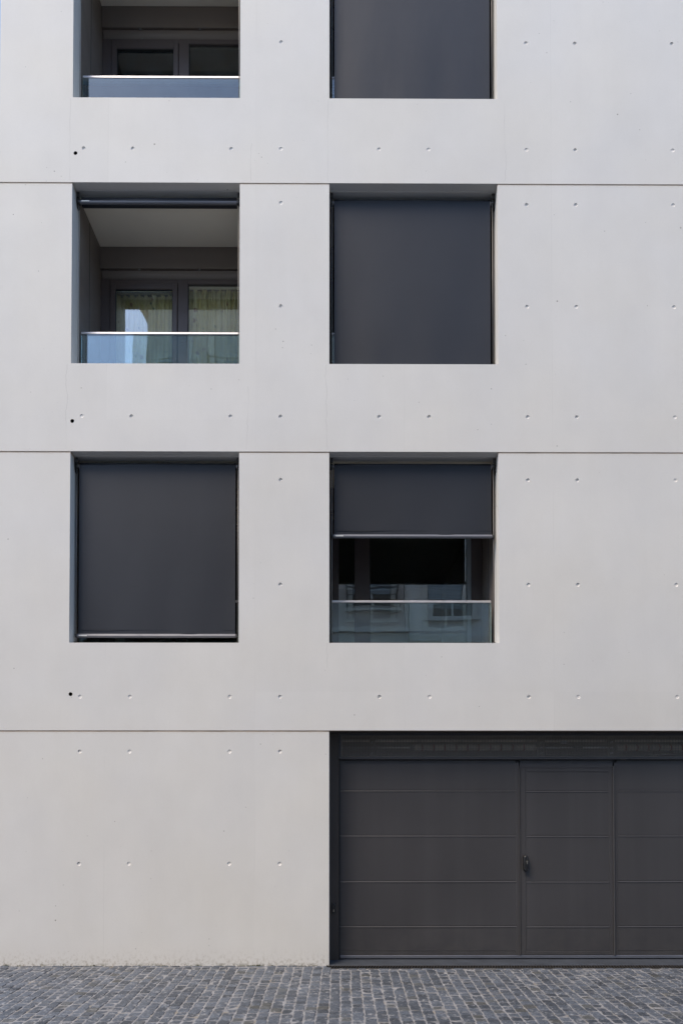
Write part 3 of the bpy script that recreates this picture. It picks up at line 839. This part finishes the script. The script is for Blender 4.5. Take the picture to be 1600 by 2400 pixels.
# posts and header round the wicket
fr = MB()
fr.box(1.9155, 1.952, YD-.003, YD+.0195, .0742, 2.18, .002).box(1.9522, 1.962, YD-.012, YD+.0195, .0742, 2.14, .003)
fr.box(2.996, 3.0265, YD-.003, YD+.0195, .0742, 2.18, .002).box(2.978, 2.9957, YD-.016, YD+.0195, .0742, 2.14, .005)
fr.box(1.9625, 2.9775, YD-.001, YD+.0195, 2.1205, 2.205, .001)
fr.each('wicket_frame', M['door'], gd)
wk = link('wicket_door', MB().box(1.9640, 2.9770, YD+.012, YD+.0194, .0775, 2.119).mesh('wicket_door', M['black']), bld)
lf = MB()
lf.box(1.9650, 2.0222, YD-.004, YD+.0118, .079, 2.118, .002).box(2.9355, 2.9765, YD-.004, YD+.0118, .079, 2.118, .002)
lf.box(2.023, 2.935, YD-.004, YD+.0118, 2.0775, 2.118, .002).box(2.023, 2.935, YD-.004, YD+.0118, .079, .1195, .002)
lf.each('leaf_frame', M['door'], wk)
for za, zb in zip([.121, .392, .880, 1.380, 1.872], [.392, .880, 1.380, 1.872, 2.0765]):
    door_panel(2.024, 2.934, YD-.002, YD+.0117, za+.0008, zb-.0008, wk)
rv = MB()
for zz in [.12+.1633*k for k in range(12)]:
    for xx in (2.010, 2.948): rv.tube((xx, YD-.0058, zz), (xx, YD-.0040, zz), .0035, seg=6)
rv.build('rivets', M['door'], wk)['kind'] = 'stuff'
# handle: stand-off grip with the lock cylinder beside it
hx, hz = 2.0135, 1.0785
h_ = stadium(hx, hz, .048, .175, YD-.052, YD-.004, 10, .62)
h_.build('door_handle', M['handle'], wk)
stadium(hx+.012, hz, .036, .168, YD-.018, YD-.004, 10, .9).build('escutcheon', M['handle'], wk)
mb = MB().tube((hx+.0085, YD-.058, hz+.022), (hx+.0085, YD-.051, hz+.022), .0075, seg=14)
mb.box(hx+.0055, hx+.0125, YD-.057, YD-.051, hz-.006, hz+.018)
mb.build('lock_cylinder', M['lock'], wk)

# threshold slabs
th = MB(); k = 0; e = [G0+.002, 1.25, 2.72, 4.2, 4.755]
thr = link('threshold', MB().box(G0+.002, 4.755, .0, .34, -.02, .010).mesh('threshold', M['joint']), bld)
for a, b in zip(e, e[1:]):
    n = MB(); z0_, z1_ = GZ+.004, .036
    n.prism([(.0005, -.015), (.0005, z0_), (.004, z0_+.003), (.33, z1_), (.33, -.015)], 'x', a+.001, b-.0015)
    n.build('stone_slab', M['slate'], thr)

# ------------------------------------------------------------------ across the street (seen in the glass)
def far_house(name, x0, x1, y, depth, h, wallm, label, floors, cols, wz0, fh, ww, wh, roofm, gable=None, xo=.0):
    t = thing(name, ((x0+x1)/2, y, 0), label, 'building', None)
    if gable:
        pts = gable
        MB().prism(pts, 'y', y, y-depth).build('wall', wallm, t)
    else:
        MB().box(x0, x1, y-depth, y, 0, h).build('wall', wallm, t)
        MB().box(x0-.3, x1+.3, y-depth-.3, y+.35, h+.002, h+.25).build('cornice', M['cream'], t)
        pr = [(y+.3, h+.252), (y-depth/2, h+1.7), (y-depth-.2, h+.252)]
        MB().prism(pr, 'x', x0-.25, x1+.25).build('roof', roofm, t)
    fm = MB().box(-ww/2-.16, -ww/2, -.02, .07, -.1, wh+.18).box(ww/2, ww/2+.16, -.02, .07, -.1, wh+.18).box(-ww/2, ww/2, -.02, .07, wh, wh+.18).box(-ww/2-.22, ww/2+.22, -.02, .14, -.16, -.101)
    fm.box(-.03, .03, .0, .03, 0, wh).box(-ww/2, -.031, .0, .03, wh*.68, wh*.68+.05).box(.031, ww/2, .0, .03, wh*.68, wh*.68+.05)
    fme = fm.mesh('window', M['cream']); pme = MB().box(-ww/2, ww/2, -.01, .004, 0, wh).mesh('pane', M['dkglass'])
    sm_ = MB()
    for k in range(12): sm_.box(-ww/2+.02, ww/2-.02, .032, .05, wh-.08-k*.085, wh-.01-k*.085)
    sme = sm_.mesh('shutter', M['shut'])
    rl = MB()
    for k in range(5): rl.box(-ww/2-.15, ww/2+.15, .24, .27, .05+k*.2, .08+k*.2)
    rl.box(-ww/2-.19, -ww/2-.15, .1, .28, -.05, .95).box(ww/2+.15, ww/2+.19, .1, .28, -.05, .95)
    rme = rl.mesh('railing', M['bracket'])
    for fl in range(floors):
        for c in range(cols):
            xx = x0+(c+.5)*(x1-x0)/cols+xo; zz = wz0+fl*fh
            o = link('window', fme, t); o.location = (xx-0, y+.003, zz)
            p = link('pane', pme, o)
            if (c*3+fl*5) % 4 != 1: link('shutter', sme, o)
            if (c+fl) % 2: link('railing', rme, o)
    # string courses between storeys
    sc_ = MB()
    for fl in range(1, floors): sc_.box(x0+.0, x1-.0, y+.001, y+.09, wz0+fl*fh-.75, wz0+fl*fh-.6)
    sc_.build('string_course', M['cream'], t)
    return t
YO = -11.5
far_house('town_house', -5.9, 1.9, YO, 10, 17.0, M['pink'], 'rosy old town house across the street mirrored in the balcony glass', 5, 4, 1.2, 3.05, 1.15, 1.75, M['roof'])
far_house('grey_house', 1.95, 14.5, YO-.3, 10, 12.6, M['greyr'], 'plain pale grey house across the street beside the rosy one', 4, 5, 1.1, 3.0, 1.1, 1.6, M['roof'])  # height raised so that the house shades the right side of the facade
far_house('beige_house', -21, -7.6, YO-.6, 9, 7.4, M['beige'], 'low beige house across the street to the left of the gap', 2, 5, 1.2, 3.0, 1.1, 1.6, M['roof'])

# added frame stands in for a window reflected in the top left sash
MB().box(-2.62, -2.56, 2.2, 2.26, Z[3]+.36, 11.12).box(-2.0, -1.94, 2.2, 2.26, Z[3]+.36, 11.12).box(-2.56, -2.0, 2.2, 2.26, 11.04, 11.12).build('reflection_frame', M['frame'], bld)

# potted flowers on the balcony, the blossoms just above the sill
M['pot'] = simple('clay_pot', (.30, .13, .08), .8, 0, .15, 8)
M['leaf'] = simple('dark_leaf', (.05, .09, .03), .6, 0, .3, 20)
M['petal'] = simple('lilac_petal', (.52, .30, .55), .6, 0, .15, 40)
px, py = 1.22, .50; zf = Z[1]+.3415
t = thing('potted_flowers', (px, py, zf), 'lilac flowers peeping just over the sill behind the glass balustrade above the garage', 'potted plant')
MB().tube((px, py, zf), (px, py, zf+.26), .10, .14, 16).build('pot', M['pot'], t)
st = MB(); pe = MB(); le = MB(); r3 = random.Random(9)
for k in range(16):
    tx, ty, tz = px+r3.uniform(-.16, .16), py+r3.uniform(-.07, .10), zf+r3.uniform(.48, .665)
    st.path([(px+(tx-px)*.2, py, zf+.25), (px+(tx-px)*.6, (py+ty)/2, (zf+tz)/2+.15), (tx, ty, tz)], .003, 5)
    n_ = r3.randrange(5, 7)
    for q in range(n_):
        a_ = q*6.283/n_+k; c_, s_ = math.cos(a_), math.sin(a_)
        pe.quad([(tx, ty, tz), (tx+.020*c_-.010*s_, ty-.004, tz+.020*s_+.010*c_), (tx+.032*c_, ty-.010, tz+.032*s_), (tx+.020*c_+.010*s_, ty-.004, tz+.020*s_-.010*c_)])
    for q in range(5):
        a_ = r3.uniform(0, 6.28); lz = zf+r3.uniform(.27, .5); lx, ly = px+(tx-px)*.6, (py+ty)/2; c_, s_ = math.cos(a_)*.05, math.sin(a_)*.05
        le.quad([(lx, ly, lz), (lx+c_*.6-s_*.35, ly+s_*.6, lz+.02), (lx+c_*1.3, ly+s_*1.3, lz+.01), (lx+c_*.6+s_*.35, ly+s_*.6, lz)])
st.build('stems', M['leaf'], t, fix=False)['kind'] = 'stuff'
pe.build('blossoms', M['petal'], t, fix=False)['kind'] = 'stuff'
le.build('leaves', M['leaf'], t, fix=False)['kind'] = 'stuff'

# moss and weeds in the crack at the foot of the wall
M['moss'] = simple('moss', (.045, .055, .02), .9, 0, .5, 30)
mo = MB(); r4 = random.Random(5)
for cx, n_, w_, hh in ((-3.52, 40, .03, .030), (-3.40, 10, .02, .02), (-2.68, 50, .10, .012), (-2.60, 20, .02, .03), (-1.86, 60, .07, .014), (-1.50, 30, .03, .018), (-.92, 70, .08, .018), (-.86, 30, .03, .026), (-.48, 24, .03, .016), (-3.0, 24, .05, .012), (-.72, 20, .02, .02), (-.14, 14, .01, .018)):
    for k in range(n_):
        x_ = r4.gauss(cx, w_*.5); y_ = -r4.uniform(.001, .010); h__ = hh*r4.uniform(.3, 1); dx = r4.uniform(-.008, .008)
        mo.quad([(x_-.0025, y_, GZ-.002), (x_+.0025, y_-.002, GZ-.002), (x_+dx, y_-r4.uniform(0, .006), GZ+h__)])
tag(mo.build('moss', M['moss'], pav, fix=False), kind='stuff')

for o in BASES:
    if '_base' in o: del o['_base']
